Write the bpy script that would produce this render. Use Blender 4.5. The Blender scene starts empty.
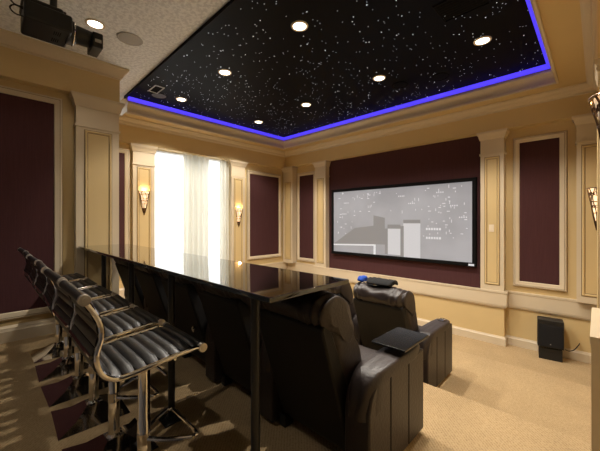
import bpy, bmesh, math, random
from mathutils import Vector, Matrix, noise
random.seed(7)
PI = math.pi
SC = bpy.context.scene
COL = SC.collection

# ------------------------------------------------------------------ helpers
def tag(o, label=None, cat=None, group=None, kind=None):
    if label: o['label'] = label
    if cat: o['category'] = cat
    if group: o['group'] = group
    if kind: o['kind'] = kind
    return o

def empty(name, loc, label, cat, group=None, rz=0):
    o = bpy.data.objects.new(name, None)
    o.empty_display_size = 0.1
    o.location = loc
    o.rotation_euler = (0, 0, rz)
    COL.objects.link(o)
    return tag(o, label, cat, group)

def copy_tree(o, parent=None):
    c = o.copy()
    COL.objects.link(c)
    if parent is not None:
        c.parent = parent
    for ch in list(o.children):
        copy_tree(ch, c)
    return c

class MB:
    """collects shapes and links them as ONE mesh object"""
    def __init__(self):
        self.v = []; self.f = []; self.wn = False
    def add(self, vs, fs):
        n = len(self.v)
        self.v += [tuple(p) for p in vs]
        self.f += [tuple(i + n for i in q) for q in fs]
        return self
    def box(self, x0, x1, y0, y1, z0, z1):
        x0, x1 = sorted((x0, x1)); y0, y1 = sorted((y0, y1)); z0, z1 = sorted((z0, z1))
        return self.add([(x0,y0,z0),(x1,y0,z0),(x1,y1,z0),(x0,y1,z0),(x0,y0,z1),(x1,y0,z1),(x1,y1,z1),(x0,y1,z1)],
                        [(0,3,2,1),(4,5,6,7),(0,1,5,4),(1,2,6,5),(2,3,7,6),(3,0,4,7)])
    def rbox(self, x0, x1, y0, y1, z0, z1, r=0.01, seg=2):
        bm = bmesh.new()
        bmesh.ops.create_cube(bm, size=1)
        for v in bm.verts:
            v.co = Vector(((x0+x1)/2 + v.co.x*(x1-x0), (y0+y1)/2 + v.co.y*(y1-y0), (z0+z1)/2 + v.co.z*(z1-z0)))
        bmesh.ops.bevel(bm, geom=list(bm.edges), offset=r, segments=seg, profile=0.5, affect='EDGES')
        self.bm(bm); bm.free(); self.wn = True
        return self
    def bm(self, bm):
        bm.verts.index_update()
        return self.add([v.co[:] for v in bm.verts], [[v.index for v in f.verts] for f in bm.faces])
    def tube(self, pts, r, n=10, closed=False, caps=True, squash=None):
        pts = [Vector(p) for p in pts]
        m = len(pts)
        rs = r if isinstance(r, (list, tuple)) else [r]*m
        rings = []
        up = None
        for i, p in enumerate(pts):
            if closed:
                t = pts[(i+1) % m] - pts[i-1]
            else:
                t = pts[min(i+1, m-1)] - pts[max(i-1, 0)]
            t.normalize()
            if up is None:
                up = Vector((0,0,1)) if abs(t.z) < .9 else Vector((1,0,0))
            a = t.cross(up)
            if a.length < 1e-5: a = t.orthogonal()
            a.normalize(); b = a.cross(t); b.normalize(); up = b
            rings.append([p + (a*math.cos(2*PI*k/n) + b*math.sin(2*PI*k/n))*rs[i] for k in range(n)])
        vs = [q for R in rings for q in R]; fs = []
        for i in range(m if closed else m-1):
            j = (i+1) % m
            for k in range(n):
                fs.append((i*n+k, i*n+(k+1) % n, j*n+(k+1) % n, j*n+k))
        if caps and not closed:
            fs.append(tuple(range(n))[::-1]); fs.append(tuple((m-1)*n+k for k in range(n)))
        return self.add(vs, fs)
    def lathe(self, prof, c=(0,0,0), n=24, a0=0, a1=2*PI, cap=False):
        full = abs(a1-a0-2*PI) < 1e-6
        cnt = n if full else n+1
        vs = []; fs = []
        for (r, z) in prof:
            for k in range(cnt):
                a = a0 + (a1-a0)*k/n
                vs.append((c[0]+r*math.cos(a), c[1]+r*math.sin(a), c[2]+z))
        for i in range(len(prof)-1):
            for k in range(n):
                k2 = (k+1) % cnt
                fs.append((i*cnt+k, i*cnt+k2, (i+1)*cnt+k2, (i+1)*cnt+k))
        if cap and full:
            fs.append(tuple(range(cnt))[::-1]); fs.append(tuple((len(prof)-1)*cnt+k for k in range(cnt)))
        return self.add(vs, fs)
    def cyl(self, p0, p1, r, n=16):
        return self.tube([p0, p1], r, n)
    def sweep(self, path, prof, closed=False):
        """path: (x,y) list with the room on the left; prof: (d,z) polygon, d = out from the wall"""
        m = len(path); P = [Vector((p[0], p[1])) for p in path]
        def nrm(a, b):
            d = (b-a).normalized(); return Vector((-d.y, d.x))
        vs = []
        for i in range(m):
            if closed:
                n0 = nrm(P[i-1], P[i]); n1 = nrm(P[i], P[(i+1) % m])
            else:
                n0 = nrm(P[i-1], P[i]) if i > 0 else nrm(P[0], P[1])
                n1 = nrm(P[i], P[i+1]) if i < m-1 else n0
            mt = (n0+n1); mt = mt / max(1e-6, mt.dot(n0))
            for d, z in prof:
                q = P[i] + mt*d
                vs.append((q.x, q.y, z))
        k = len(prof); fs = []
        for i in range(m if closed else m-1):
            j = (i+1) % m
            for a in range(k):
                b = (a+1) % k
                fs.append((i*k+a, j*k+a, j*k+b, i*k+b))
        if not closed:
            fs.append(tuple(range(k))); fs.append(tuple((m-1)*k+a for a in range(k))[::-1])
        return self.add(vs, fs)
    def ring(self, mp, u0, u1, v0, v1, prof):
        """mitred picture frame; prof: (inset from the outer edge, height off the wall)"""
        vs = []; k = len(prof)
        for (su, sv) in ((0,0),(1,0),(1,1),(0,1)):
            for (ins, h) in prof:
                u = u0+ins if su == 0 else u1-ins
                v = v0+ins if sv == 0 else v1-ins
                vs.append(mp(u, v, h))
        fs = []
        for i in range(4):
            j = (i+1) % 4
            for a in range(k):
                b = (a+1) % k
                fs.append((i*k+a, j*k+a, j*k+b, i*k+b))
        return self.add(vs, fs)
    def prism_x(self, poly, x0, x1):
        n = len(poly)
        vs = [(x0, y, z) for y, z in poly] + [(x1, y, z) for y, z in poly]
        fs = [tuple(range(n)), tuple(range(n, 2*n))[::-1]]
        for i in range(n):
            j = (i+1) % n
            fs.append((i, i+n, j+n, j))
        return self.add(vs, fs)
    def build(self, name, mat, parent=None, smooth=35, loc=None, bevel=0, subsurf=0):
        me = bpy.data.meshes.new(name)
        me.from_pydata(self.v, [], self.f)
        bm = bmesh.new(); bm.from_mesh(me)
        bmesh.ops.recalc_face_normals(bm, faces=list(bm.faces))
        bm.to_mesh(me); bm.free()
        me.materials.append(mat)
        if smooth:
            me.polygons.foreach_set('use_smooth', [True]*len(me.polygons))
            me.set_sharp_from_angle(angle=math.radians(smooth))
        o = bpy.data.objects.new(name, me)
        COL.objects.link(o)
        if parent is not None: o.parent = parent
        if loc is not None: o.location = loc
        if bevel:
            b = o.modifiers.new('bevel', 'BEVEL'); b.width = bevel; b.segments = 2; b.limit_method = 'ANGLE'
        if self.wn and smooth:
            wm = o.modifiers.new('normals', 'WEIGHTED_NORMAL'); wm.keep_sharp = True
        if subsurf:
            s = o.modifiers.new('sub', 'SUBSURF'); s.levels = subsurf; s.render_levels = subsurf
        return o

def struct(mb, name, mat, parent=None, **k):
    o = mb.build(name, mat, parent, **k)
    if parent is None: o['kind'] = 'structure'
    return o

def spline(pts, n=8):
    """Catmull-Rom through 2-D or 3-D points"""
    P = [Vector(p) for p in pts]; out = []
    for i in range(len(P)-1):
        p0 = P[max(i-1,0)]; p1 = P[i]; p2 = P[i+1]; p3 = P[min(i+2,len(P)-1)]
        for k in range(n):
            t = k/n
            out.append(0.5*((2*p1)+(p2-p0)*t+(2*p0-5*p1+4*p2-p3)*t*t+(3*p1-p0-3*p2+p3)*t**3))
    out.append(P[-1].copy())
    return out

# ------------------------------------------------------------------ materials
def new_mat(name):
    m = bpy.data.materials.new(name); m.use_nodes = True
    nt = m.node_tree
    b = nt.nodes['Principled BSDF']
    return m, nt, b

def N(nt, t, **k):
    n = nt.nodes.new(t)
    for a, v in k.items():
        if a in n.inputs: n.inputs[a].default_value = v
        else: setattr(n, a, v)
    return n

def paint(name, col, rough=.5, var=.06, scale=6, bump=.02, bscale=120, metal=0, spec=.5, coat=0):
    m, nt, b = new_mat(name)
    tc = N(nt, 'ShaderNodeTexCoord')
    nz = N(nt, 'ShaderNodeTexNoise', Scale=scale, Detail=4.0)
    nt.links.new(tc.outputs['Object'], nz.inputs['Vector'])
    mx = N(nt, 'ShaderNodeMix', data_type='RGBA')
    mx.inputs[6].default_value = (*[c*(1-var) for c in col], 1)
    mx.inputs[7].default_value = (*[min(1, c*(1+var)) for c in col], 1)
    nt.links.new(nz.outputs['Fac'], mx.inputs[0])
    nt.links.new(mx.outputs[2], b.inputs['Base Color'])
    b.inputs['Roughness'].default_value = rough
    b.inputs['Metallic'].default_value = metal
    b.inputs['Specular IOR Level'].default_value = spec
    b.inputs['Coat Weight'].default_value = coat
    if bump:
        n2 = N(nt, 'ShaderNodeTexNoise', Scale=bscale, Detail=3.0)
        nt.links.new(tc.outputs['Object'], n2.inputs['Vector'])
        bp = N(nt, 'ShaderNodeBump', Strength=bump*10 if bump < .1 else bump, Distance=.004)
        nt.links.new(n2.outputs['Fac'], bp.inputs['Height'])
        nt.links.new(bp.outputs['Normal'], b.inputs['Normal'])
    return m

def emit(name, col, strength, var=0.04):
    m, nt, b = new_mat(name)
    b.inputs['Base Color'].default_value = (*col, 1)
    b.inputs['Emission Color'].default_value = (*col, 1)
    b.inputs['Emission Strength'].default_value = strength
    nz = N(nt, 'ShaderNodeTexNoise', Scale=30.0)
    mp = N(nt, 'ShaderNodeMapRange')
    mp.inputs['To Min'].default_value = strength*(1-var); mp.inputs['To Max'].default_value = strength*(1+var)
    nt.links.new(nz.outputs['Fac'], mp.inputs['Value'])
    nt.links.new(mp.outputs['Result'], b.inputs['Emission Strength'])
    return m

M = {}
M['wall'] = paint('wall_paint', (.56, .415, .20), .55, .04, 3, .015, 160)
M['entry'] = paint('grey_entry_paint', (.20, .20, .21), .6, .04, 3, .015, 160)
M['trim'] = paint('trim_paint', (.57, .475, .335), .42, .03, 4, .008, 80)
M['carpet_dummy'] = None
M['leather'] = paint('brown_leather', (.026, .018, .0165), .42, .18, 9, .5, 55, spec=.5)
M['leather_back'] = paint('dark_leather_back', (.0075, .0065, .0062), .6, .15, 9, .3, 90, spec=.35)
M['stool_leather'] = paint('black_stool_leather', (.0085, .0078, .0076), .40, .15, 12, .3, 140, spec=.5)
M['chrome'] = paint('polished_chrome', (.78, .76, .74), .07, .03, 5, 0, metal=1)
M['brushed'] = paint('brushed_steel', (.74, .70, .64), .38, .05, 20, 0, metal=1)
M['black'] = paint('black_plastic', (.010, .010, .010), .42, .2, 10, .1, 200, spec=.4)
M['black_metal'] = paint('black_painted_metal', (.012, .012, .013), .35, .15, 8, 0, spec=.5)
M['tray'] = paint('black_gloss_tray', (.006, .006, .006), .18, .1, 8, 0, spec=.5)
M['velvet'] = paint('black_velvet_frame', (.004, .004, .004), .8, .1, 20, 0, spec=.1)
M['bronze'] = paint('bronze_scroll_metal', (.16, .10, .055), .3, .25, 20, 0, metal=1)
M['white_plastic'] = paint('off_white_plastic', (.7, .6, .45), .4, .03, 8, 0)
M['grille'] = paint('speaker_grille_grey', (.40, .39, .38), .6, .08, 90, .2, 300)
M['dark_grille'] = paint('dark_ceiling_grille', (.006, .006, .007), .8, .1, 90, .2, 300, spec=.1)
M['dim_grille'] = paint('slate_speaker_grille', (.10, .10, .12), .6, .08, 90, .2, 300, spec=.2)
M['vent'] = paint('pale_vent_metal', (.5, .52, .58), .4, .05, 20, 0)
M['blue_plastic'] = paint('blue_plastic', (.01, .05, .35), .35, .1, 15, 0)
M['blue_cloth'] = paint('blue_cloth', (.012, .06, .36), .7, .15, 20, .4, 90, spec=.2)
M['black_cloth'] = paint('black_knit_cloth', (.012, .012, .013), .85, .2, 20, .5, 90, spec=.2)
M['frame_white'] = paint('white_window_paint', (.75, .75, .72), .4, .02, 5, 0)

# burgundy acoustic fabric: fine vertical ribs
m, nt, b = new_mat('burgundy_acoustic_fabric'); M['fabric'] = m
tc = N(nt, 'ShaderNodeTexCoord')
mpg = N(nt, 'ShaderNodeMapping'); mpg.inputs['Scale'].default_value = (1, 1, .04)
nt.links.new(tc.outputs['Object'], mpg.inputs['Vector'])
nz = N(nt, 'ShaderNodeTexNoise', Scale=90.0, Detail=5.0)
nt.links.new(mpg.outputs['Vector'], nz.inputs['Vector'])
cr = N(nt, 'ShaderNodeValToRGB')
cr.color_ramp.elements[0].position = .3; cr.color_ramp.elements[0].color = (.055, .021, .0225, 1)
cr.color_ramp.elements[1].position = .7; cr.color_ramp.elements[1].color = (.066, .026, .0265, 1)
nt.links.new(nz.outputs['Fac'], cr.inputs['Fac']); nt.links.new(cr.outputs['Color'], b.inputs['Base Color'])
b.inputs['Roughness'].default_value = .9; b.inputs['Specular IOR Level'].default_value = .15
bp = N(nt, 'ShaderNodeBump', Strength=.3, Distance=.003)
nt.links.new(nz.outputs['Fac'], bp.inputs['Height']); nt.links.new(bp.outputs['Normal'], b.inputs['Normal'])

# carpet: tan loop pile with a small herringbone
m, nt, b = new_mat('tan_patterned_carpet'); M['carpet'] = m
tc = N(nt, 'ShaderNodeTexCoord')
w1 = N(nt, 'ShaderNodeTexWave', Scale=24.0, Distortion=2.2, Detail=2.0); w1.bands_direction = 'DIAGONAL'
w1.inputs['Detail Scale'].default_value = 3.0
vo = N(nt, 'ShaderNodeTexVoronoi', Scale=100.0)
nz = N(nt, 'ShaderNodeTexNoise', Scale=2.2, Detail=4.0)
for x in (w1, vo, nz): nt.links.new(tc.outputs['Object'], x.inputs['Vector'])
ad = N(nt, 'ShaderNodeMath', operation='MULTIPLY_ADD'); ad.inputs[1].default_value = .55
nt.links.new(w1.outputs['Fac'], ad.inputs[0]); nt.links.new(vo.outputs['Distance'], ad.inputs[2])
mx = N(nt, 'ShaderNodeMix', data_type='RGBA')
mx.inputs[6].default_value = (.30, .205, .105, 1); mx.inputs[7].default_value = (.52, .375, .205, 1)
nt.links.new(ad.outputs[0], mx.inputs[0])
mx2 = N(nt, 'ShaderNodeMix', data_type='RGBA', blend_type='MULTIPLY'); mx2.inputs[0].default_value = .35
nt.links.new(mx.outputs[2], mx2.inputs[6]); nt.links.new(nz.outputs['Fac'], mx2.inputs[7])
nt.links.new(mx2.outputs[2], b.inputs['Base Color'])
b.inputs['Roughness'].default_value = .95; b.inputs['Specular IOR Level'].default_value = .1
bp = N(nt, 'ShaderNodeBump', Strength=.45, Distance=.004)
nt.links.new(ad.outputs[0], bp.inputs['Height']); nt.links.new(bp.outputs['Normal'], b.inputs['Normal'])

# knock-down textured plaster ceiling
m, nt, b = new_mat('textured_plaster_ceiling'); M['plaster'] = m
tc = N(nt, 'ShaderNodeTexCoord')
nz = N(nt, 'ShaderNodeTexNoise', Scale=26.0, Detail=5.0, Roughness=.6)
nt.links.new(tc.outputs['Object'], nz.inputs['Vector'])
cr = N(nt, 'ShaderNodeValToRGB')
cr.color_ramp.elements[0].position = .42; cr.color_ramp.elements[0].color = (.68, .71, .76, 1)
cr.color_ramp.elements[1].position = .56; cr.color_ramp.elements[1].color = (.85, .88, .92, 1)
nt.links.new(nz.outputs['Fac'], cr.inputs['Fac']); nt.links.new(cr.outputs['Color'], b.inputs['Base Color'])
b.inputs['Roughness'].default_value = .8
bp = N(nt, 'ShaderNodeBump', Strength=.9, Distance=.012)
nt.links.new(cr.outputs['Color'], bp.inputs['Height']); nt.links.new(bp.outputs['Normal'], b.inputs['Normal'])

# black star panel
m, nt, b = new_mat('black_star_panel'); M['night'] = m
nz = N(nt, 'ShaderNodeTexNoise', Scale=5.0, Detail=3.0)
cr = N(nt, 'ShaderNodeValToRGB')
cr.color_ramp.elements[0].color = (.0015, .0015, .003, 1); cr.color_ramp.elements[1].color = (.004, .004, .006, 1)
nt.links.new(nz.outputs['Fac'], cr.inputs['Fac']); nt.links.new(cr.outputs['Color'], b.inputs['Base Color'])
b.inputs['Roughness'].default_value = .5; b.inputs['Specular IOR Level'].default_value = .06

# polished black granite
m, nt, b = new_mat('polished_black_granite'); M['granite'] = m
tc = N(nt, 'ShaderNodeTexCoord')
vo = N(nt, 'ShaderNodeTexVoronoi', Scale=160.0)
nt.links.new(tc.outputs['Object'], vo.inputs['Vector'])
cr = N(nt, 'ShaderNodeValToRGB')
cr.color_ramp.elements[0].position = .0; cr.color_ramp.elements[0].color = (.035, .033, .03, 1)
cr.color_ramp.elements[1].position = .22; cr.color_ramp.elements[1].color = (.006, .006, .006, 1)
nt.links.new(vo.outputs['Distance'], cr.inputs['Fac']); nt.links.new(cr.outputs['Color'], b.inputs['Base Color'])
b.inputs['Roughness'].default_value = .04; b.inputs['Specular IOR Level'].default_value = .8
b.inputs['Coat Weight'].default_value = .6; b.inputs['Coat Roughness'].default_value = .02

# sheer curtain cloth
def sheer(name, col, tr):
    m = bpy.data.materials.new(name); m.use_nodes = True; nt = m.node_tree
    nt.nodes.remove(nt.nodes['Principled BSDF'])
    out = nt.nodes['Material Output']
    d = N(nt, 'ShaderNodeBsdfDiffuse'); t = N(nt, 'ShaderNodeBsdfTranslucent')
    nz = N(nt, 'ShaderNodeTexNoise', Scale=200.0)
    mx = N(nt, 'ShaderNodeMix', data_type='RGBA'); mx.inputs[6].default_value = (*[c*.94 for c in col], 1); mx.inputs[7].default_value = (*col, 1)
    nt.links.new(nz.outputs['Fac'], mx.inputs[0])
    for s in (d, t): nt.links.new(mx.outputs[2], s.inputs['Color'])
    ms = N(nt, 'ShaderNodeMixShader'); ms.inputs[0].default_value = tr
    nt.links.new(d.outputs[0], ms.inputs[1]); nt.links.new(t.outputs[0], ms.inputs[2])
    nt.links.new(ms.outputs[0], out.inputs['Surface'])
    return m
M['sheer'] = sheer('white_sheer_cloth', (.93, .94, .93), .75)
M['drape'] = sheer('cream_drape_cloth', (.70, .68, .60), .42)

# window glass
m = bpy.data.materials.new('window_glass'); m.use_nodes = True; nt = m.node_tree; M['glass'] = m
nt.nodes.remove(nt.nodes['Principled BSDF'])
tr = N(nt, 'ShaderNodeBsdfTransparent'); gl = N(nt, 'ShaderNodeBsdfGlossy'); gl.inputs['Roughness'].default_value = .03
nz = N(nt, 'ShaderNodeTexNoise', Scale=2.0)
mr = N(nt, 'ShaderNodeMapRange'); mr.inputs['To Min'].default_value = .04; mr.inputs['To Max'].default_value = .07
nt.links.new(nz.outputs['Fac'], mr.inputs['Value'])
ms = N(nt, 'ShaderNodeMixShader')
nt.links.new(mr.outputs['Result'], ms.inputs[0]); nt.links.new(tr.outputs[0], ms.inputs[1]); nt.links.new(gl.outputs[0], ms.inputs[2])
nt.links.new(ms.outputs[0], nt.nodes['Material Output'].inputs['Surface'])

M['lamp'] = emit('lamp_glow', (1.0, .88, .70), 14)
M['sconce_glow'] = emit('sconce_glass_glow', (1.0, .72, .42), 1.9, .9)
M['led'] = emit('blue_led_glow', (.07, .045, 1.0), 1.3)
M['star'] = emit('star_fibre_glow', (.75, .85, 1.0), 1.1, .5)
M['star_bright'] = emit('bright_star_fibre_glow', (.85, .92, 1.0), 3.6, .4)
M['umber'] = paint('umber_line_colour', (.16, .105, .05), .5, .1, 10, 0)  # dark umber for the thin lines along the mouldings
M['sconce_dim'] = emit('dim_sconce_glass', (1.0, .80, .58), .35, .8)
M['lens'] = paint('projector_lens_glass', (.35, .33, .28), .08, .2, 10, 0, metal=1)

# ------------------------------------------------------------------ the camera
H = 1.45
cam = bpy.data.cameras.new('camera'); camo = bpy.data.objects.new('camera', cam); COL.objects.link(camo)
cam.sensor_fit = 'HORIZONTAL'; cam.sensor_width = 36; cam.lens = 36*306/600
cam.shift_y = -4.5/600
cam.clip_start = .01
camo.location = (0, 0, H); camo.rotation_euler = (PI/2, 0, math.radians(44.2))
SC.camera = camo

# ------------------------------------------------------------------ room constants
LOW, MID = -.58, -.29
ST1, ST2 = 2.76, 4.44
FW, FR = 5.86, 6.02          # front wall: face of pilasters, recessed field
WX, WR = -6.28, -6.36        # window wall: face of pilasters, recessed field
NX, NR = -4.98, -5.10        # near left wall: face of header and pilaster, recessed field
RX = .09                     # right wall
HB = 2.94                    # underside of the far header
SOF = 3.36                   # soffit
CE = 3.65                    # plaster ceiling
TX0, TX1, TY0, TY1 = -5.895, -.38, 1.72, 5.46
STAR = 3.605
NHB = 3.15

# floor: three carpeted levels
fl = MB()
def nose(y, z, r=.022):
    return [(y-r+r*math.sin(t), z-r+r*math.cos(t)) for t in [PI*i/8 for i in range(9)]]
fl.prism_x([(-1.4, 0), *nose(ST1, 0), (ST1-.022, MID), *nose(ST2, MID), (ST2-.022, LOW), (6.2, LOW), (6.2, LOW-.1), (-1.4, LOW-.1)], -6.6, 1.4)
struct(fl, 'floor', M['carpet'], smooth=40)

# ceilings
c = MB()
c.box(-6.6, 1.4, -1.4, TY0, CE, CE+.25)
struct(c, 'ceiling', M['plaster'], smooth=0)
c = MB()
c.box(TX0-.08, TX1+.08, TY0-.02, TY1+.08, STAR, STAR+.08)
sp = struct(c, 'ceiling_star_panel', M['night'], smooth=0)
# fibre stars
def stars(name, mat, n, r0, r1):
    s = MB()
    for _ in range(n):
        x = random.uniform(TX0+.08, TX1-.08); y = random.uniform(TY0+.05, TY1-.06); r = random.uniform(r0, r1)
        z = STAR-.002
        s.add([(x-r,y,z),(x,y-r,z),(x+r,y,z),(x,y+r,z),(x,y,z-r*.8)], [(0,1,4),(1,2,4),(2,3,4),(3,0,4),(0,3,2,1)])
    o = s.build(name, mat, sp, smooth=0)
    o['kind'] = 'stuff'
    return o
stars('star_lights', M['star'], 850, .0038, .0052)
stars('bright_star_lights', M['star_bright'], 200, .004, .006)

# soffit ring
c = MB()
c.box(-6.6, .25, TY1, 6.25, SOF, 3.9)
c.box(-6.6, TX0, TY0, TY1, SOF, 3.9)
c.box(TX1, .25, TY0, TY1, SOF, 3.9)
struct(c, 'ceiling_soffit', M['wall'], smooth=0)
# moulding at the mouth of the tray
TXE = TX1
tray_path = [(TX1, TY0), (TX1, TY1), (TX0, TY1), (TX0, TY0)]
c = MB().sweep(tray_path, [(0,SOF-.03),(.025,SOF-.03),(.03,SOF),(.02,SOF+.02),(.02,SOF+.07),(.03,SOF+.09),(.055,SOF+.12),(.07,SOF+.135),(.07,SOF+.165),(.03,SOF+.165),(0,SOF+.165)])
struct(c, 'trim_1', M['trim'])
led = MB().sweep(tray_path, [(.06,SOF+.182),(.122,STAR-.012),(.06,STAR-.012)])
lo = led.build('led_strip', M['led'], smooth=0)
tag(lo, 'glowing blue light strip running around the edge of the black star ceiling', 'led strip')

# ------------------------------------------------------------------ walls
w = MB()
w.box(-6.6, .3, FR, 6.25, LOW, SOF)                       # recessed field
w.box(-6.6, .3, FW, FR, HB, SOF)                          # header
w.box(-5.165, -1.087, FW+.02, FR, LOW, .28)               # low wall under the screen bay
struct(w, 'wall_front', M['wall'], smooth=0)
w = MB().box(-4.83, -1.415, FR-.012, FR, .27, HB)
struct(w, 'wall_front_fabric', M['fabric'], smooth=0)

# window wall with opening
WY0, WY1, WZ0, WZ1 = 2.335, 4.107, .42, HB-.03
w = MB()
w.box(-6.6, WR, 1.36, WY0, LOW, SOF)
w.box(-6.6, WR, WY1, 6.2, LOW, SOF)
w.box(-6.6, WR, WY0, WY1, LOW, WZ0)
w.box(-6.6, WX, 1.36, 6.0, HB-.03, SOF)
struct(w, 'wall_left', M['wall'], smooth=0)

# near left wall
w = MB()
w.box(-5.3, NR, -1.4, 1.36, 0, CE)
w.box(NR, NX, -1.4, 1.362, NHB, CE)
w.box(-6.6, NX-.03, 1.26, 1.36, -.1, CE)
struct(w, 'wall_near_left', M['wall'], smooth=0)
w = MB().box(RX, .3, 1.0, 6.2, LOW, CE)
w.box(0, RX+.01, 1.0, 5.95, HB, SOF+.01)
struct(w, 'wall_right', M['wall'], smooth=0)
w = MB().box(-5.3, 1.4, -1.5, -1.4, 0, CE)
struct(w, 'wall_back', M['entry'], smooth=0)
w = MB(); w.box(1.3, 1.4, -1.4, 1.0, 0, CE); w.box(.3, 1.4, 1.0, 1.1, 0, CE)
struct(w, 'wall_entry', M['entry'], smooth=0)

# crowns
def crown(top, drop, out):
    return [(0,top),(out,top),(out,top-.022),(out*.86,top-.03),(out*.8,top-.045),(out*.62,top-.06),(out*.42,top-drop*.55),(out*.30,top-drop*.78),(out*.28,top-drop*.84),(out*.1,top-drop*.88),(out*.1,top-drop),(0,top-drop)]
c = MB().sweep([(0,1.0),(0,FW),(WX,FW),(WX,1.36)], crown(SOF,.13,.11))
struct(c, 'trim_2', M['trim'])
c = MB().sweep([(-6.4,1.36),(NX,1.36),(NX,-1.4)], crown(CE,.16,.10))
struct(c, 'trim_3', M['trim'])

# base band (ledge) and baseboards
def band(zb=.03, zt=.305, out=.05):
    return [(0,zt),(out,zt),(out,zt-.03),(out-.008,zt-.035),(out-.008,zb+.045),(out-.014,zb+.04),(out-.014,zb+.025),(out*.45,zb+.006),(out*.45,zb),(0,zb)]
def base(z, h=.145, out=.025):
    return [(0,z),(out,z),(out,z+h-.03),(out*.7,z+h-.02),(out*.5,z+h),(0,z+h)]
fpath = [(RX,ST1+.04),(RX,FR),(-1.087,FR),(-1.087,FW+.02),(-5.165,FW+.02),(-5.165,FR),(WR,FR),(WR,ST1)]
c = MB().sweep(fpath, [(-.004 if d == 0 else d, z) for d, z in band()])
struct(c, 'trim_4', M['trim'])
c = MB().sweep([(RX,ST2+.02),(RX,FR),(-1.087,FR),(-1.087,FW+.02),(-5.165,FW+.02),(-5.165,FR),(WR,FR),(WR,ST2)], base(LOW))
struct(c, 'baseboard_front', M['trim'])
c = MB().sweep([(WR,ST1),(WR,1.36),(NX+.0,1.36),(NX,1.345)], base(0,.2))
struct(c, 'baseboard_left', M['trim'])
c = MB().sweep([(NR,.84),(NR,-1.4)], [(0,0),(.06,0),(.06,.13),(.05,.14),(.045,.165),(.02,.185),(0,.19)])
struct(c, 'baseboard_near_left', M['trim'])
c = MB().box(-.022, RX, 2.05, 2.74, 0, .88); c.box(-.027, RX, 2.045, 2.746, .85, .89); c.box(-.025, RX, 2.046, 2.744, 0, .13)
struct(c, 'trim_5', M['trim'], smooth=0)

# pilasters: body, neck, flared cap, inset panel moulding.  mp maps (u along wall, v up, h off the wall)
def front_map(y): return lambda u, v, h: (u, y-h, v)
def left_map(x): return lambda u, v, h: (x+h, u, v)
def right_map(x): return lambda u, v, h: (x-h, u, v)
INSET = [(0,0),(0,.012),(.012,.018),(.024,.012),(.03,-.0),(.036,.0)]
tn = [5]
def mapped_box(mb, mp, u0, u1, v0, v1, h0, h1):
    vs = [mp(u, v, h) for h in (h0, h1) for v in (v0, v1) for u in (u0, u1)]
    mb.add(vs, [(0,1,3,2),(4,6,7,5),(0,4,5,1),(2,3,7,6),(0,2,6,4),(1,5,7,3)])
def pilaster(mp, u0, u1, z0, z1, depth, capdrop=.13, neck=.36, cap=.05, inset=True):
    tn[0] += 1
    b = MB()
    mapped_box(b, mp, u0, u1, z0, z1, -depth, 0)
    o = struct(b, 'trim_%d' % tn[0], M['trim'], smooth=0)
    # flared cap: stacked frusta
    k = MB(); lv = [(0, z1-capdrop), (.012, z1-capdrop), (.016, z1-capdrop+.02), (.022, z1-capdrop+.03), (cap*.55, z1-capdrop*.5), (cap*.9, z1-.045), (cap, z1-.035), (cap, z1)]
    vs = []
    for e, v in lv:
        vs += [mp(u0-e, v, -depth), mp(u0-e, v, e), mp(u1+e, v, e), mp(u1+e, v, -depth)]
    fs = []
    for i in range(len(lv)-1):
        for a in range(4):
            bq = (a+1) % 4
            fs.append((i*4+a, i*4+bq, i*4+4+bq, i*4+4+a))
    n = (len(lv)-1)*4
    fs += [(0,3,2,1), (n,n+1,n+2,n+3)]
    k.add(vs, fs)
    k.build('capital', M['trim'], o)
    r = MB(); e = .014
    vs = []
    for v in (z1-neck-.03, z1-neck):
        vs += [mp(u0-e, v, -depth), mp(u0-e, v, e), mp(u1+e, v, e), mp(u1+e, v, -depth)]
    r.add(vs, [(0,3,2,1),(4,5,6,7),(0,1,5,4),(1,2,6,5),(2,3,7,6),(3,0,4,7)])
    r.build('neck_moulding', M['trim'], o, smooth=0)
    if inset:
        g = MB(); iu = (u1-u0)*.19
        g.ring(mp, u0+iu, u1-iu, z0+.10, z1-neck-.07, [(0,0),(0,.010),(.010,.016),(.022,.014),(.030,.002),(.036,.0)])
        g.build('panel_moulding', M['wall'], o)
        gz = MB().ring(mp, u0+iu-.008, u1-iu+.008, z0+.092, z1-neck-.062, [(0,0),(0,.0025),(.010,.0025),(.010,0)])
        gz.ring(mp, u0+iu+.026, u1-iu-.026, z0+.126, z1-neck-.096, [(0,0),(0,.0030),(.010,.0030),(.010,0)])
        gz.build('dark_line', M['umber'], o, smooth=0)  # thin dark lines just outside and inside the panel moulding
        f = MB(); mapped_box(f, mp, u0+iu+.034, u1-iu-.034, z0+.134, z1-neck-.104, -.01, .0015)
        f.build('inset_panel', M['wall'], o, smooth=0)
    return o
pilaster(front_map(FW), -5.165, -4.82, .30, HB, .17)
pilaster(front_map(FW), -1.425, -1.087, .30, HB, .17)
pilaster(front_map(FW), -.215, RX, .30, HB, .17)
pilaster(front_map(FW-.03), WX-.05, -5.96, .30, HB, .17)
pilaster(left_map(WX), 1.94, WY0, 0, HB-.03, .09)
pilaster(left_map(WX), WY1, 4.5, .0, HB-.03, .09)
pilaster(left_map(NX+.012), .84, 1.35, .0, NHB, .12, .16, .40, .06)
pilaster(right_map(.088), 1.70, 2.22, .86, HB, .02, .14, .36, .03)
pilaster(right_map(.012), 3.95, 4.35, .30, HB, .085, .12, .36, .03)

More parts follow.
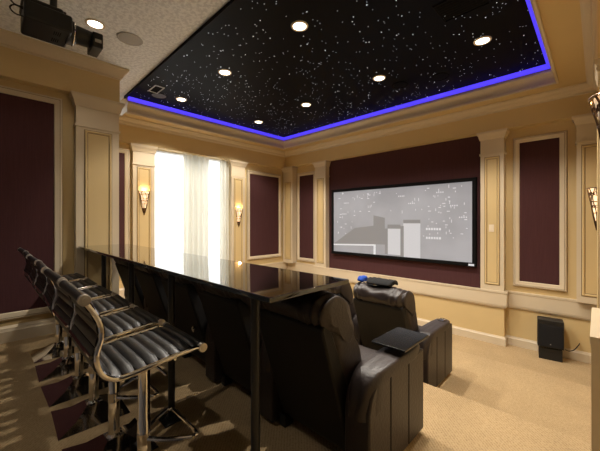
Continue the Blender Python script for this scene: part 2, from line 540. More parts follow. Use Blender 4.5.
# framed burgundy fabric panels
FR_PROF = [(0,0),(0,.03),(.012,.045),(.03,.045),(.05,.034),(.075,.03),(.085,.018),(.085,0)]
def wall_panel(mp, u0, u1, v0, v1, label, sc=1.0, rise=0):
    c = mp((u0+u1)/2, (v0+v1)/2, 0)
    e = empty('wall_panel', c, label, 'wall panel', 'framed fabric wall panels')
    lm = lambda u, v, h: tuple(a-b for a, b in zip(mp(u, v, h), c))
    MB().ring(lm, u0, u1, v0, v1, [(i*sc, h) for i, h in FR_PROF]).build('frame', M['trim'], e)
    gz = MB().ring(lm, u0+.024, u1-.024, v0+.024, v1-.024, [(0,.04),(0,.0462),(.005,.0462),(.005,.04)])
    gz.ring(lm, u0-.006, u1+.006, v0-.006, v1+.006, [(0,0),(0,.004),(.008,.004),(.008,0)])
    gz.build('dark_line', M['umber'], e, smooth=0)  # thin dark lines on the frame and around its outer edge
    f = MB(); mapped_box(f, lm, u0+.08*sc, u1-.08*sc, v0+.08*sc, v1-.08*sc, .001, .016)
    f.build('fabric', M['fabric'], e, smooth=0)
    return e
wall_panel(front_map(FR), -.985, -.325, .40, 2.79, 'tall framed burgundy fabric panel right of the screen, above the black subwoofer')
wall_panel(front_map(FR), -5.94, -5.26, .37, 2.76, 'narrow framed burgundy fabric panel on the screen wall, left of the screen by the corner')
wall_panel(left_map(WR), 4.61, 5.76, .46, 2.735, 'framed burgundy fabric panel on the window wall, right of the curtained window')
wall_panel(left_map(WR), 1.38, 1.90, .46, 2.80, 'partly hidden burgundy fabric panel left of the curtained window, behind the near pillar')
wall_panel(left_map(NR), -1.2, .71, .262, 3.06, 'large burgundy fabric panel in a cream frame on the near left wall')

# ------------------------------------------------------------------ window
wf = MB()
wf.box(-6.56, -6.50, WY0, WY1, WZ0, WZ0+.06); wf.box(-6.56, -6.50, WY0, WY1, WZ1-.06, WZ1)
for y in (WY0, WY0+.86, WY1-.06): wf.box(-6.56, -6.50, y, y+.06, WZ0+.06, WZ1-.06)
win = struct(wf, 'window_1', M['frame_white'], smooth=0)
g = MB().box(-6.535, -6.53, WY0+.03, WY1-.03, WZ0+.03, WZ1-.03)
g.build('pane', M['glass'], win, smooth=0)
s_ = MB().box(-6.5, -6.30, WY0, WY1, WZ0-.04, WZ0)
s_.build('sill', M['frame_white'], win, smooth=0)

def curtain(y0, y1, x, amp, waves, mat, name, label, z0=.46, z1=WZ1-.012, pinch=0, seed=0, thick=.004):
    n = int(waves*14); rows = 10
    e = MB(); vs = []; fs = []
    for s in (0, 1):
        for r in range(rows+1):
            t = r/rows; z = z0+(z1-z0)*t
            for i in range(n+1):
                q = i/n
                yy = y0+(y1-y0)*q
                a = amp*(.55+.45*(1-t))*(1+.5*noise.noise(Vector((q*4+seed, t*1.2, seed))))
                ph = 2*PI*waves*q + 1.2*noise.noise(Vector((q*3, t*.8, seed+5)))
                yy += pinch*(1-t)*math.sin(ph*.5)
                xx = x + a*math.sin(ph) + thick*s
                vs.append((xx, yy, z))
    w_ = n+1; off = (rows+1)*w_
    for s in (0, 1):
        for r in range(rows):
            for i in range(n):
                q = [s*off+r*w_+i, s*off+r*w_+i+1, s*off+(r+1)*w_+i+1, s*off+(r+1)*w_+i]
                if s == 0: fs.append(tuple(q))
    e.add(vs[:off], fs)
    o = e.build(name, mat, smooth=80)
    tag(o, label, 'curtain', None)
    return o
curtain(WY0+.01, WY1-.02, -6.47, .009, 13, M['sheer'], 'sheer_curtain', 'bright white sheer curtain hanging across the whole daylit window', seed=1)
curtain(2.97, 3.58, -6.385, .042, 4.6, M['drape'], 'drape', 'gathered cream drape hanging near the middle of the sheer curtain', seed=3)
curtain(3.85, 4.09, -6.385, .033, 2.4, M['drape'], 'drape', 'gathered cream drape at the right edge of the window beside the far sconce', seed=8)

# ------------------------------------------------------------------ recessed lights
LAMPS = []
def can(x, y, z, label, power, tint=(1, .91, .79), spot=122, group='recessed ceiling lights', r=.07):
    e = empty('recessed_light', (x, y, z), label, 'ceiling light', group)
    MB().lathe([(r,-.001),(r+.004,-.010),(r+.022,-.008),(r+.026,-.0005)], n=28).build('trim_ring', M['white_plastic'], e)
    MB().lathe([(.0005,-.004),(r*.6,-.0045),(r,-.003),(r,-.001),(.0005,-.001)], n=28).build('bulb_lens', M['lamp'], e)
    l = bpy.data.lights.new('bulb', 'SPOT'); l.energy = power; l.color = tint
    l.spot_size = math.radians(spot); l.spot_blend = .45; l.shadow_soft_size = .03
    lo = bpy.data.objects.new('bulb', l); COL.objects.link(lo); lo.parent = e; lo.location = (0, 0, -.03)
    return e
P_S, P_N = 275, 62
xs = [(-5.28, 0), (-3.87, 0), (-2.36, 0), (-.985, 0)]
star_labels = {
 (0,0): 'recessed light in the star ceiling nearest the small ceiling vent',
 (1,0): 'recessed light in the star ceiling, second from the window wall in the nearer row',
 (2,0): 'large bright recessed light in the star ceiling at the top centre of the photo',
 (3,0): 'recessed light in the nearer row of the star ceiling beside the dark return vent',
 (0,1): 'small recessed light in the far corner of the star ceiling above the curtained window',
 (1,1): 'far row recessed light in the star ceiling over the left edge of the screen',
 (2,1): 'recessed light in the far row of the star ceiling above the middle of the screen',
 (3,1): 'recessed light in the far row of the star ceiling near its right corner'}
for j, yy in enumerate((2.42, 4.14)):
    for i, (xx, _) in enumerate(xs):
        can(xx, yy, STAR, star_labels[(i, j)], P_S)
can(-4.02, .855, CE, 'recessed light in the plaster ceiling beside the hanging projector', 16)
can(-2.0, -.65, CE, 'recessed light in the plaster ceiling behind the nearer bar stools', P_N)
can(-4.0, -.65, CE, 'recessed light in the plaster ceiling behind the far bar stools', 20)

# in-ceiling speakers and vents
def ceiling_disc(x, y, z, r, mat, name, label, cat):
    e = empty(name, (x, y, z), label, cat)
    MB().lathe([(r,0),(r+.004,-.006),(r-.012,-.009),(r-.016,-.004)], n=36).build('rim', M['grille'] if mat is M['grille'] else M['dark_grille'], e)
    MB().lathe([(.0005,-.006),(r*.6,-.0065),(r-.014,-.005),(r-.014,-.001),(.0005,-.001)], n=36).build('grille', mat, e)
ceiling_disc(-4.05, 1.22, CE, .135, M['grille'], 'ceiling_speaker', 'round grey speaker grille in the plaster ceiling in front of the projector', 'speaker')
ceiling_disc(-5.40, 2.08, STAR, .13, M['dim_grille'], 'ceiling_speaker', 'round dark speaker grille in the star ceiling beside the small vent', 'speaker')
ceiling_disc(-2.24, 4.57, STAR, .12, M['night'], 'ceiling_speaker', 'dark round speaker grille in the star ceiling above the middle of the screen', 'speaker')
ceiling_disc(-1.69, 4.73, STAR, .13, M['night'], 'ceiling_speaker', 'dark round speaker grille in the star ceiling left of its right front corner', 'speaker')
def vent(x, y, z, a, b_, mat, label):
    e = empty('ceiling_vent', (x, y, z), label, 'vent')
    f = MB().ring(lambda u, v, h: (u, v, -h), -a, a, -b_, b_, [(0,0),(0,.008),(.004,.012),(.012,.012),(.016,.006),(.016,0)])
    f.build('frame', mat, e)
    s = MB()
    k = 7
    for i in range(k):
        yy = -b_+.03+(2*b_-.06)*(i+.5)/k
        s.add([(-a+.026,yy-.012,-.002),(a-.026,yy-.012,-.002),(a-.026,yy+.006,-.010),(-a+.026,yy+.006,-.010),(-a+.026,yy-.012,-.004),(a-.026,yy-.012,-.004),(a-.026,yy+.006,-.012),(-a+.026,yy+.006,-.012)],
              [(0,1,2,3),(4,7,6,5),(0,4,5,1),(3,2,6,7),(0,3,7,4),(1,5,6,2)])
    s.build('louvres', M['dark_grille'], e, smooth=0)
vent(-5.165, 1.95, STAR, .15, .075, M['vent'], 'small pale framed air vent in the star ceiling near the window wall')
vent(-.97, 3.30, STAR, .22, .17, M['dark_grille'], 'dark framed return air vent in the star ceiling at the top right of the photo')

# ------------------------------------------------------------------ sconces
def sconce(x, y, zt, face, label, h=.44, r=.095, power=6, glow=None):
    e = empty('wall_sconce', (x, y, zt), label, 'wall sconce', 'scroll wall sconces', rz=face)   # local +X points into the room
    a0, a1 = -PI/2, PI/2
    # scroll-work basket, half a tapering cone, with openings left between the scrolls
    bk = MB()
    def rad(t): return r*(1-t)**.75*(1 - .12*math.sin(t*PI)) + .006
    for k in range(7):
        pts = []
        for i in range(13):
            t = i/12*.93
            a = a0 + (a1-a0)*k/6 + .28*math.sin(t*9 + k*1.7)*(1-t)
            a = max(a0, min(a1, a))
            pts.append((rad(t)*math.cos(a), rad(t)*math.sin(a), -t*h))
        bk.tube(pts, .005, 6)
    for t in (0.0, .30, .55):
        pts = [(rad(t)*math.cos(a0+(a1-a0)*i/14), rad(t)*math.sin(a0+(a1-a0)*i/14), -t*h) for i in range(15)]
        bk.tube(pts, .006, 6)
    for k in range(6):
        for t0 in (.12, .40):
            ac = a0+(a1-a0)*(k+.5)/6; pts = []
            for i in range(11):
                q = i/10*2.4*PI; rr = .030*(1-i/12)*(1-t0)
                t = t0 + rr*math.sin(q)/h; a = ac + rr*math.cos(q)/max(.02, rad(t0))
                a = max(a0, min(a1, a))
                pts.append((rad(t)*math.cos(a), rad(t)*math.sin(a), -t*h))
            bk.tube(pts, .0042, 5)
    bk.build('scroll_basket', M['bronze'], e)
    gl_ = MB().lathe([(rad(t)*.86, -t*h) for t in (0, .15, .3, .45, .6, .72)], n=14, a0=a0, a1=a1)
    gl_.build('glass_liner', glow or M['sconce_glow'], e)
    fn = MB().lathe([(.004, -.84*h),(.018,-.86*h),(.022,-.90*h),(.014,-.95*h),(.010,-.985*h),(.013,-1.0*h),(.003,-1.04*h)], n=12)
    fn.build('finial', M['bronze'], e)
    bp_ = MB().box(-.004, .006, -.03, .03, -.8*h, -.1*h)
    bp_.build('back_plate', M['bronze'], e, smooth=0)
    l = bpy.data.lights.new('bulb', 'POINT'); l.energy = power*.5; l.color = (1, .68, .34); l.shadow_soft_size = .03
    lo = bpy.data.objects.new('bulb', l); COL.objects.link(lo); lo.parent = e; lo.location = (.05, 0, .03)
    return e
sconce(WX+.002, 2.14, 2.02, 0, 'glowing scroll sconce on the pillar left of the curtained window')
sconce(WX+.002, 4.31, 1.75, 0, 'glowing scroll sconce on the pillar right of the curtained window')
sconce(.073, 1.96, 2.01, PI, 'dark scroll basket of the large near sconce at the right edge, high by the ceiling', r=.095, power=12, glow=M['sconce_dim'])
sconce(.010, 4.15, 1.77, PI, 'small glowing scroll sconce at the right edge of the photo, at screen height', r=.08)

# ------------------------------------------------------------------ projection screen
SX0, SX1, SZ0, SZ1, SY = -4.695, -1.508, .652, 2.213, 5.935
sc = empty('projection_screen', ((SX0+SX1)/2, SY, SZ0), 'wide black framed projection screen on the burgundy wall, showing a pale grey picture', 'projection screen')
cx = (SX0+SX1)/2; hw = (SX1-SX0)/2; hh = SZ1-SZ0
smap = lambda u, v, h: (u, -h, v)
MB().ring(smap, -hw, hw, 0, hh, [(0,-.06),(0,.004),(.008,.012),(.058,.012),(.066,0),(.066,-.06)]).build('frame', M['velvet'], sc)
# projected picture: pale blue-grey hall with rows of small lights
m, nt, b = new_mat('projected_picture'); 
tc = N(nt, 'ShaderNodeTexCoord')
nz = N(nt, 'ShaderNodeTexNoise', Scale=1.1, Detail=3.0)
nt.links.new(tc.outputs['Object'], nz.inputs['Vector'])
cr = N(nt, 'ShaderNodeValToRGB')
cr.color_ramp.elements[0].position = .35; cr.color_ramp.elements[0].color = (.25, .245, .27, 1)
cr.color_ramp.elements[1].position = .65; cr.color_ramp.elements[1].color = (.345, .34, .365, 1)
nt.links.new(nz.outputs['Fac'], cr.inputs['Fac'])
b.inputs['Base Color'].default_value = (.12, .12, .12, 1); b.inputs['Roughness'].default_value = .9
nt.links.new(cr.outputs['Color'], b.inputs['Emission Color']); b.inputs['Emission Strength'].default_value = 1.15
M['picture'] = m
s = MB(); mapped_box(s, smap, -hw+.06, hw-.06, .06, hh-.06, -.03, -.012)
s.build('screen_surface', M['picture'], sc, smooth=0)
M['pic_white'] = emit('picture_white', (.86, .86, .88), .95)
M['pic_pale'] = emit('picture_pale_grey', (.66, .65, .67), 1.15)
M['pic_col'] = emit('picture_column_grey', (.60, .59, .61), 1.1)
M['pic_mid'] = emit('picture_mid_grey', (.27, .265, .28), .62)
M['pic_dark'] = emit('picture_dark_grey', (.17, .165, .17), .8)
for k in ('pic_white', 'pic_pale', 'pic_col', 'pic_mid', 'pic_dark'): M[k].node_tree.nodes['Principled BSDF'].inputs['Base Color'].default_value = (.12, .12, .12, 1)
iw, ih = 2*hw-.132, hh-.132
def q(mb, u0, u1, v0, v1, h=-.010, sh=0, top=0):
    U = lambda a: -hw+.066+a*iw
    V = lambda a: .066+a*ih
    mb.add([smap(U(u0), V(v0), h), smap(U(u1), V(v0+sh), h), smap(U(u1+top), V(v1+sh), h), smap(U(u0-top), V(v1), h),
            smap(U(u0), V(v0), h-.001), smap(U(u1), V(v0+sh), h-.001), smap(U(u1+top), V(v1+sh), h-.001), smap(U(u0-top), V(v1), h-.001)],
           [(0,1,2,3),(7,6,5,4),(0,4,5,1),(1,5,6,2),(2,6,7,3),(3,7,4,0)])
lights = MB(); rng = random.Random(4)
for _ in range(130):
    u = rng.uniform(.02, .97); v = rng.uniform(.28, .97)
    if .22 < u < .66 and v < .62: continue
    if rng.random() < .5: q(lights, u, u+rng.uniform(.006, .02), v, v+.010)
    else: q(lights, u, u+.0035, v, v+rng.uniform(.012, .045))
for r_ in range(2):
    for k in range(6): q(lights, .735+k*.016, .735+k*.016+.012, .27+r_*.12, .30+r_*.12)
for (u0, v0) in ((.08,.62),(.1,.8),(.55,.86),(.62,.75),(.8,.88),(.88,.7),(.93,.55)):
    for k in range(4): q(lights, u0+k*.012, u0+k*.012+.006, v0, v0+.018)
lights.build('picture_lights', M['pic_pale'], sc, smooth=0)['kind'] = 'stuff'
cols = MB()
q(cols, .585, .70, .0, .50, -.0095); q(cols, .47, .565, .02, .44, -.0095)
cols.build('picture_columns', M['pic_col'], sc, smooth=0)
shd = MB()
q(shd, .565, .588, .0, .44, -.009); q(shd, .45, .472, .02, .40, -.009); q(shd, .47, .565, .40, .46, -.009); q(shd, .585, .70, .48, .53, -.009)
shd.build('picture_shadows', M['pic_mid'], sc, smooth=0)
pl = MB(); q(pl, .0, .36, .10, .125, -.0085, .03); q(pl, .36, .378, .0, .155, -.0085)
pl.build('picture_platform', M['pic_white'], sc, smooth=0)
pf = MB()  # plain dark shapes for the darker area left of the columns
def quad(mb, pts, h):
    P = [(-hw+.066+u*iw, .066+v*ih) for u, v in pts]
    mb.add([smap(u, v, h) for u, v in P]+[smap(u, v, h-.001) for u, v in P], [(0,1,2,3),(7,6,5,4),(0,4,5,1),(1,5,6,2),(2,6,7,3),(3,7,4,0)])
quad(pf, [(.0,.125),(.36,.155),(.36,.44),(.20,.40)], -.0088)
quad(pf, [(.36,.155),(.45,.16),(.45,.56),(.36,.60)], -.0088)
pf.build('picture_dark_area', M['pic_mid'], sc, smooth=0)
lg = MB()
for k in range(4): lg.box(hw-.118+k*.022, hw-.102+k*.022, -.0135, -.0118, .018, .042)
lg.box(hw-.122, hw-.03, -.0125, -.0115, .012, .048)
lgo = lg.build('maker_badge', M['pic_pale'], sc, smooth=0); lgo['label'] = 'small pale badge on the frame corner'

# light switch plate on the right pilaster
e = empty('light_switch', (-1.262, FW-.002, 1.33), 'small cream switch plate on the pillar right of the screen', 'light switch')
MB().rbox(-.037, .037, -.008, 0, -.06, .06, .003).build('plate', M['white_plastic'], e)
MB().rbox(-.016, .016, -.012, -.007, -.033, .033, .002).build('rocker', M['white_plastic'], e)

# ------------------------------------------------------------------ subwoofer / floor speaker
e = empty('subwoofer', (-.50, 5.80, LOW), 'black boxy floor speaker standing on the carpet below the right burgundy panel', 'speaker', rz=math.radians(8))
MB().rbox(-.135, .135, -.06, .13, 0, .17, .006).build('base_cabinet', M['black'], e)
MB().rbox(-.15, .15, -.085, .13, .185, .58, .008).build('upper_cabinet', M['black'], e)
MB().box(-.13, .13, -.055, .12, .165, .19).build('slot', M['velvet'], e, smooth=0)
g = MB().rbox(-.137, .137, -.094, -.083, .20, .515, .004); g.build('grille', M['black_cloth'], e)
b_ = MB()
b_.add([(-.008,-.0955,.235),(.008,-.0955,.235),(0,-.0955,.25),(-.008,-.094,.235),(.008,-.094,.235),(0,-.094,.25)], [(0,1,2),(5,4,3),(0,3,4,1),(1,4,5,2),(2,5,3,0)])
b_.build('badge', M['grille'], e, smooth=0)
cb = MB().tube(spline([(-.335,5.83,LOW+.175),(-.29,5.82,LOW+.17),(-.24,5.86,LOW+.19),(-.2,5.93,LOW+.24),(-.185,5.985,LOW+.26)], 6), .006, 8)
tag(cb.build('speaker_cable', M['black']), 'short black cable running from the floor speaker to the wall', 'cable')

# ------------------------------------------------------------------ bar
BX0, BX1, BY0, BY1, BZ = -4.962, -1.025, .862, 1.462, 1.115
bar = empty('bar_counter', ((BX0+BX1)/2, 1.17, 0), 'long polished black granite bar counter on thin black posts behind the reclining seats', 'bar counter')
bl = lambda x, y: (x-(BX0+BX1)/2, y-1.17)
x0, y0 = bl(BX0, BY0); x1, y1 = bl(BX1, BY1)
MB().rbox(x0, x1, y0, y1, BZ-.026, BZ, .006, 2).build('counter_top', M['granite'], bar)
MB().box(x0+.02, x1-.10, y0+.05, y1-.10, BZ-.046, BZ-.026).build('support_rail', M['black_metal'], bar, smooth=0)
for px in (-1.24, -2.24, -3.12, -4.08):
    lx, ly = bl(px, .952)
    p = MB().tube([(lx, ly, .008), (lx, ly, BZ-.05)], .024, 16)
    po = p.build('post', M['black_metal'], bar)
    bp_ = MB().rbox(lx-.075, lx+.075, ly-.075, ly+.075, 0, .009, .003)
    bp_.lathe([(.045,.009),(.042,.02),(.026,.03)], (lx, ly, 0), 18)
    bp_.build('base_plate', M['black_metal'], po)

# ------------------------------------------------------------------ bar stools
PROF = spline([(.245,.800),(.19,.803),(.11,.797),(.0,.786),(-.09,.776),(-.15,.780),(-.194,.812),(-.214,.858),(-.217,.908),(-.202,.965),(-.204,1.018),(-.226,1.075),(-.262,1.135)], 22)
def profile_normals(P):
    out = []
    for i in range(len(P)):
        t = P[min(i+1,len(P)-1)]-P[max(i-1,0)]; t.normalize()
        out.append(Vector((t.y, -t.x)))    # towards the sitter: up on the seat, forward on the back
    return out
NRM = [n if n.y > 0 or n.x > 0 else -n for n in profile_normals(PROF)]
L = [0]
for i in range(1, len(PROF)): L.append(L[-1]+(PROF[i]-PROF[i-1]).length)
def pad(i0, i1, hwid):
    mb = MB(); nx = 8; pitch = .052
    rows = []
    for i in range(i0, i1+1):
        ch = abs(math.sin(PI*L[i]/pitch))**.35
        row = []
        for k in range(nx+1):
            u = -hwid + 2*hwid*k/nx
            ed = 1 - (abs(u)/hwid)**6*.8
            t = (.004+.019*ch)*ed
            p = PROF[i] + NRM[i]*t
            row.append((u, p.x, p.y))
        low = PROF[i] - NRM[i]*(.004+.012*ch)
        row += [(hwid, low.x, low.y), (-hwid, low.x, low.y)]
        rows.append(row)
    k = nx+3; vs = [p for r in rows for p in r]; fs = []
    for i in range(len(rows)-1):
        for a in range(k):
            b2 = (a+1) % k
            fs.append((i*k+a, i*k+b2, (i+1)*k+b2, (i+1)*k+a))
    fs += [tuple(range(k)), tuple((len(rows)-1)*k+a for a in range(k))[::-1]]
    return mb.add(vs, fs)
SPLIT = 146
def make_stool(loc, label):
    e = empty('bar_stool', loc, label, 'bar stool', 'chrome and black bar stools along the bar')
    hwid = .215
    pad(0, SPLIT, hwid).build('seat', M['stool_leather'], e, smooth=60)
    pad(SPLIT, len(PROF)-1, hwid).build('backrest', M['stool_leather'], e, smooth=60)
    sm = MB(); pitch = .052; k = 1  # black tubes laid along the rib grooves stand in for their shade
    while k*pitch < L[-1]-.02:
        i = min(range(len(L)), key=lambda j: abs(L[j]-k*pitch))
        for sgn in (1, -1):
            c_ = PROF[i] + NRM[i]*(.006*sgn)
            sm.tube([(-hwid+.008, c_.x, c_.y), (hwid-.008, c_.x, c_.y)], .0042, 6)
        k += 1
    so = sm.build('groove_shade_lines', M['velvet'], e); so['kind'] = 'stuff'
    for s in (-1, 1):
        r = MB(); pts = [(s*(hwid+.011), p.x, p.y) for p in PROF[::4]]
        r.tube(pts, .0115, 10)
        ro = r.build('side_rail', M['chrome'], e)
    for (p, nm) in ((PROF[0], 'front_roll'), (PROF[-1], 'top_roll')):
        r = MB().cyl((-hwid+.002, p.x, p.y), (hwid-.002, p.x, p.y), .020, 18)
        ro = r.build(nm, M['stool_leather'], e)
        for s in (-1, 1):
            c_ = MB().cyl((s*(hwid+.0), p.x, p.y), (s*(hwid+.026), p.x, p.y), .022, 20)
            c_.cyl((s*(hwid+.026), p.x, p.y), (s*(hwid+.030), p.x, p.y), .012, 16)
            c_.build('end_cap', M['brushed'], ro)
    # cross bars behind the back and beneath the seat
    r = MB()
    for i in (44, 98): r.cyl((-hwid, PROF[i].x, PROF[i].y-.018), (hwid, PROF[i].x, PROF[i].y-.018), .008, 8)
    r.cyl((-hwid, PROF[170].x-.018, PROF[170].y), (hwid, PROF[170].x-.018, PROF[170].y), .008, 8)
    r.build('cross_bars', M['chrome'], e)
    mp_ = MB().rbox(-.09, .09, -.06, .14, .742, .758, .004); mp_.cyl((0,.04,.70),(0,.04,.745),.042,20)
    mp_.box(-.085, -.07, -.09, .16, .755, .772); mp_.box(.07, .085, -.09, .16, .755, .772)
    mo = mp_.build('seat_mount', M['chrome'], e)
    lv_ = MB().tube(spline([(.03,.04,.73),(.12,.06,.725),(.19,.08,.70)], 5), .006, 8)
    lv_.build('height_lever', M['chrome'], mo)
    p = MB().lathe([(.05,.075),(.046,.09),(.034,.10),(.032,.115),(.032,.42),(.029,.425),(.029,.72)], (0,.04,0), 24)
    p.build('post', M['chrome'], e)
    # square pyramid foot
    b2 = MB(); lv2 = [(.215,0),(.215,.005),(.125,.036),(.050,.088),(.0001,.089)]
    vs = []
    for a, z in lv2: vs += [(-a,-a+.02+.02*(z>.03),z),(a,-a+.02+.02*(z>.03),z),(a,a+.02+.02*(z>.03),z),(-a,a+.02+.02*(z>.03),z)]
    fs = [(3,2,1,0)]
    for i in range(len(lv2)-1):
        for k in range(4): fs.append((i*4+k, i*4+(k+1)%4, i*4+4+(k+1)%4, i*4+4+k))
    b2.add(vs, fs)
    b2.build('base', M['chrome'], e, smooth=20)
    # foot rest loop
    lp = [(.03,.05,.33),(.09,.11,.325),(.155,.205,.318),(.16,.235,.316),(.13,.255,.315),(-.13,.255,.315),(-.16,.235,.316),(-.155,.205,.318),(-.09,.11,.325),(-.03,.05,.33)]
    f = MB().tube(spline(lp, 4), .011, 10)
    f.lathe([(.033,.30),(.0345,.302),(.0345,.358),(.033,.36)], (0,.04,0), 20)
    f.build('footrest', M['chrome'], e)
    return e
SXS = [-1.69, -2.22, -2.75, -3.27, -3.80, -4.32]
SLAB = ['nearest chrome bar stool with ribbed black seat, at the right end of the row',
        'second nearest chrome bar stool with ribbed black seat, behind the nearest one',
        'third nearest chrome bar stool, its pyramid foot in full view',
        'fourth chrome bar stool from the camera, facing the bar',
        'fifth chrome bar stool from the camera, second from the wall end of the row',
        'farthest chrome bar stool, at the wall end of the row by the burgundy panel']
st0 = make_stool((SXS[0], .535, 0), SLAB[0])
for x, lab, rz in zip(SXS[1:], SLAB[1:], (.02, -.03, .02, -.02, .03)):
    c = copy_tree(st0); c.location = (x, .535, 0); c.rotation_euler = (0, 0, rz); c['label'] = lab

# ------------------------------------------------------------------ recliners
def cushion(x0, x1, sec, wr=.006, seed=0, nx=22, pin=.0, edge=.045, nseg=5):
    """closed (y,z) section lofted along x with rounded, puffed ends and small wrinkles"""
    S = spline([*sec, sec[0]], nseg)[:-1]
    cy = sum(p.x for p in S)/len(S); cz = sum(p.y for p in S)/len(S)
    mb = MB(); rows = []
    for i in range(nx+1):
        t = i/nx
        u = x0+(x1-x0)*(.5-.5*math.cos(PI*t)) 
        dd = min(u-x0, x1-u)
        k = 1 if dd > edge else math.sqrt(max(0, 1-(1-dd/edge)**2))
        k = .55+.45*k
        row = []
        for j, p in enumerate(S):
            y = cy+(p.x-cy)*k; z = cz+(p.y-cz)*(.45*k+.55)
            q_ = Vector((u*9+seed*3.1, y*7, z*16+seed))
            w_ = noise.noise(q_)*wr + wr*1.2*math.sin(u*110+4*noise.noise(Vector((u*5, z*9, seed))))*max(0, (1-dd/.22))
            d = Vector((y-cy, z-cz)); d.normalize()
            row.append((u, y+d.x*w_, z+d.y*w_))
        rows.append(row)
    m_ = len(S); vs = [p for r in rows for p in r]; fs = []
    for i in range(nx):
        for a in range(m_):
            b2 = (a+1) % m_
            fs.append((i*m_+a, i*m_+b2, (i+1)*m_+b2, (i+1)*m_+a))
    fs += [tuple(range(m_)), tuple(nx*m_+a for a in range(m_))[::-1]]
    return mb.add(vs, fs)

def armrest(e, xa, xb, cup=True, tray=False):
    # local y: -.36 (rear) .. .34 (front); seams between three upholstered side panels
    a = MB()
    def top(y):
        if y > -.22: return .575
        t = (y+.22)/-.14
        return .40 + .175*math.sqrt(max(0, 1-t*t))
    cuts = [-.36, -.1275, .1065, .34]
    for k in range(3):
        ya, yb = cuts[k]+.0015, cuts[k+1]-.0015
        ys = [ya + (yb-ya)*i/10 for i in range(11)]
        poly = [(ya, .03), (yb, .03)] + [(yy, top(yy)) for yy in ys[::-1]]
        a.prism_x(poly, xa, xb)
    ao = a.build('armrest', M['leather'], e, smooth=40, bevel=.010)
    xm = (xa+xb)/2; hw_ = (xb-xa)/2
    sec = [(-.374,.38),(-.372,.47),(-.345,.555),(-.28,.606),(-.18,.620),(.05,.622),(.27,.618),(.335,.604),(.350,.580),(.335,.556),(.05,.555),(-.20,.553),(-.28,.530),(-.335,.45),(-.35,.38)]
    cs = cushion(xa-.004, xb+.004, sec, .003, 2+xa, 16, edge=.05, nseg=4)
    cs.build('arm_pad', M['leather'], ao, smooth=60)
    if cup:
        c_ = MB().lathe([(.046,.618),(.050,.630),(.044,.633),(.040,.628),(.038,.623),(.0005,.622)], (xm, .22, 0), 24)
        c_.build('cup_holder', M['chrome'], ao)
    if tray:
        t = MB()
        t.rbox(xm-.125, xm+.105, -.0, .37, .652, .668, .006, 2)
        t.cyl((xm, .22, .60), (xm, .22, .655), .022, 16)
        to = t.build('tray_table', M['tray'], ao)
        to['label'] = 'glossy black swivel tray'
        g_ = MB()
        for yy in (.03, .2): g_.rbox(xm-.129, xm-.122, yy, yy+.03, .655, .665, .001)
        g_.build('hinge', M['chrome'], to)
    return ao

def make_recliner(loc, label, group, right=False, cup=True, tray=False, seed=0):
    e = empty('recliner', loc, label, 'recliner', group)
    hs = .30
    armrest(e, -hs-.170, -hs-.008, cup=cup)
    if right: armrest(e, hs+.008, hs+.17, cup=cup and not tray, tray=tray)
    # seat block
    s = MB().rbox(-hs+.004, hs-.004, -.26, .315, .06, .35, .02, 2); s.build('seat_base', M['leather'], e)
    cushion(-hs+.003, hs-.003, [(-.22,.36),(-.22,.46),(-.1,.49),(.1,.495),(.26,.485),(.325,.45),(.33,.39),(.29,.35),(.0,.345)], .005, seed, edge=.05).build('seat_cushion', M['leather'], e, smooth=70)
    f = MB().rbox(-hs+.006, hs-.006, .317, .345, .07, .36, .012, 2); f.build('footrest_panel', M['leather'], e)
    # hard upholstered back shell, leaning back
    sh = MB().prism_x([(-.275,.085),(-.531,.865),(-.522,.890),(-.495,.900),(-.462,.890),(-.20,.30),(-.20,.085)], -.29, .29)
    sh.build('back_shell', M['leather_back'], e, smooth=30, bevel=.014)
    # back cushion and headrest pillow
    cushion(-hs+.002, hs-.002, [(-.28,.40),(-.38,.62),(-.46,.82),(-.45,.93),(-.37,.95),(-.27,.88),(-.185,.74),(-.115,.58),(-.11,.46),(-.18,.39)], .010, seed+1, nx=28, edge=.10).build('back_cushion', M['leather'], e, smooth=70)
    hp = cushion(-hs-.012, hs+.012, [(-.540,.900),(-.562,.945),(-.548,1.000),(-.485,1.038),(-.405,1.045),(-.32,1.010),(-.255,.935),(-.215,.83),(-.225,.745),(-.30,.74),(-.42,  .83),(-.50,.870)], .012, seed+2, nx=56, edge=.15)
    hp.build('headrest', M['leather'], e, smooth=70)
    for sx in (-1, 1):
        ft = MB().rbox(sx*.27-.03, sx*.27+.03, -.30, -.22, 0, .085, .006); ft.build('foot', M['black'], e)
        ft = MB().rbox(sx*.24-.03, sx*.24+.03, .20, .28, 0, .07, .006); ft.build('foot', M['black'], e)
    return e
RG = 'dark leather recliners in the back row'
RL = ['nearest dark brown leather recliner, with a glossy black tray on its right arm',
      'leather recliner second in the back row, seen between the two nearest bar posts',
      'third leather recliner of the back row, with a round metal knob on its back',
      'fourth leather recliner of the back row, under the far half of the bar',
      'last leather recliner of the back row, under the bar end by the near pillar']
for i in range(5):
    r = make_recliner((-1.325-.775*i, 1.76, 0), RL[i], RG, right=(i == 0), tray=(i == 0), seed=i*1.7)
    if i == 2:
        kb = MB().tube([(0,0,0),(0,-.02,0)], .026, 16); kb.tube([(0,-.018,0),(0,-.028,0)], .014, 12)
        ko = kb.build('knob', M['chrome'], r); ko.location = (.22, -.415, .46)
FL = ['front row leather recliner nearest the right wall, chrome cup holder on its arm',
      'front row leather recliner whose top peeks just above the bar end']
for i in range(2):
    make_recliner((-1.655-.775*i, 3.37, MID), FL[i], 'dark leather recliners in the front row', right=(i == 0), seed=11+i*2.3)

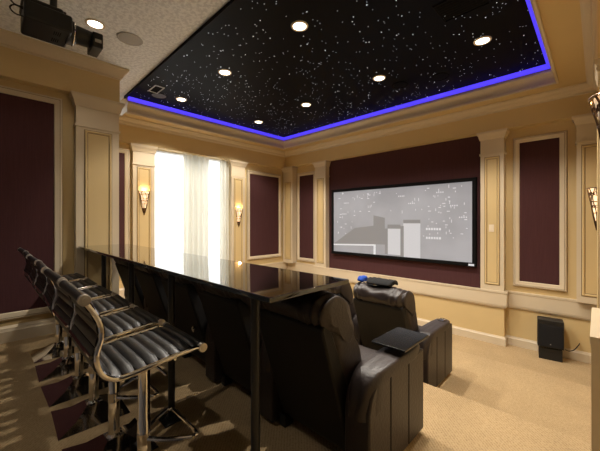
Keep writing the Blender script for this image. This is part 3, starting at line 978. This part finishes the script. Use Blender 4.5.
# things on the front row
def folded(name, hw, sec, mat, loc, label, cat, seed):
    o = cushion(-hw, hw, sec, .004, seed, nx=24, edge=min(.05, hw*.6)).build(name, mat, loc=loc, smooth=70)
    return tag(o, label, cat)
folded('folded_blanket', .15, [(-.10,-.008),(-.112,.010),(-.07,.038),(0,.048),(.07,.036),(.108,.0),(.10,-.018),(0,.006)], M['black_cloth'], (-1.665, 2.98, MID+1.070),
       'folded black blanket lying on top of the front row recliner at right', 'blanket', 31)
folded('folded_cloth', .042, [(-.06,.0),(-.068,.02),(-.04,.05),(0,.058),(.04,.05),(.068,.02),(.06,.0),(0,.0)], M['blue_cloth'], (-1.905, 2.98, MID+1.062),
       'small bright blue cloth on the headrest beside the folded black blanket', 'cloth', 12)

# ------------------------------------------------------------------ projector
PZ = 2.985
pj = empty('projector', (-3.075, .345, PZ), 'black projector with a long lens hanging from the plaster ceiling', 'projector')
b2 = MB()
b2.rbox(-.155, .155, -.155, .13, -.078, .055, .018, 3)
b2.rbox(-.13, .13, -.165, .08, .045, .095, .02, 3)
b2.build('body', M['black'], pj)
fr = MB().tube([(0,.11,-.005),(0,.15,-.005),(0,.175,-.005)], [.098,.092,.07], 28); fr.build('front_bezel', M['black'], pj)
rr = MB().tube([(.094*math.cos(a), .152, -.005+.094*math.sin(a)) for a in [2*PI*i/32 for i in range(32)]], .005, 8, closed=True)
rr.build('bezel_ring', M['chrome'], pj)
ln = MB().tube([(.0,.17,-.005),(.0,.28,-.005)], [.072,.066], 24); ln.build('lens_barrel', M['black'], pj)
ab = MB(); ab.rbox(-.10, .10, .27, .345, -.095, .03, .008, 2); abo = ab.build('lens_housing', M['black'], pj)
gw = MB().rbox(-.07, .07, .341, .348, -.075, .01, .002); gw.build('lens_glass', M['lens'], abo)
gs = MB().rbox(.098, .102, .285, .333, -.055, -.025, .001); gs.build('side_badge', M['lens'], abo)
for vx in (-.06, .06):
    vt = MB()
    for k in range(4): vt.box(vx-.03, vx+.03, .06-k*.012, .066-k*.012, -.0795, -.077)
    vt.build('underside_vent', M['velvet'], pj, smooth=0)
mt = MB().cyl((0,.03,.09), (0,.03,CE-PZ-.015), .024, 16); mt.build('mount_pole', M['black_metal'], pj)
mt = MB().rbox(-.09, .09, -.06, .12, CE-PZ-.02, CE-PZ, .004); mt.build('mount_plate', M['black_metal'], pj)
mt = MB().rbox(-.08, .08, -.04, .10, .088, .106, .004); mt.build('mount_bracket', M['black_metal'], pj)
for k, (zz, w_) in enumerate(((.03, .05), (-.035, .05))):
    c_ = MB().tube(spline([(.11,-.15,zz+w_*.5),(.12,-.20,zz+w_*.6),(.12,-.225,zz),(.12,-.20,zz-w_*.6),(.11,-.15,zz-w_*.5)], 6), .005, 8)
    c_.build('cable', M['black'], pj)

# ------------------------------------------------------------------ daylight and view
wd = bpy.data.worlds.new('world'); SC.world = wd; wd.use_nodes = True
bg = wd.node_tree.nodes['Background']
bg.inputs['Color'].default_value = (.93, .97, 1, 1); bg.inputs['Strength'].default_value = 5.2
pt = bpy.data.lights.new('window_portal', 'AREA'); pt.shape = 'RECTANGLE'; pt.size = WY1-WY0; pt.size_y = WZ1-WZ0; pt.cycles.is_portal = True
po = bpy.data.objects.new('window_portal', pt); COL.objects.link(po)
po.location = (-6.62, (WY0+WY1)/2, (WZ0+WZ1)/2); po.rotation_euler = (PI/2, 0, -PI/2)

SC.view_settings.view_transform = 'Standard'
SC.view_settings.look = 'None'
SC.view_settings.exposure = -.5
SC.view_settings.gamma = 1
SC.cycles.use_denoising = True
SC.cycles.max_bounces = 8
SC.cycles.diffuse_bounces = 5
SC.cycles.sample_clamp_indirect = 4
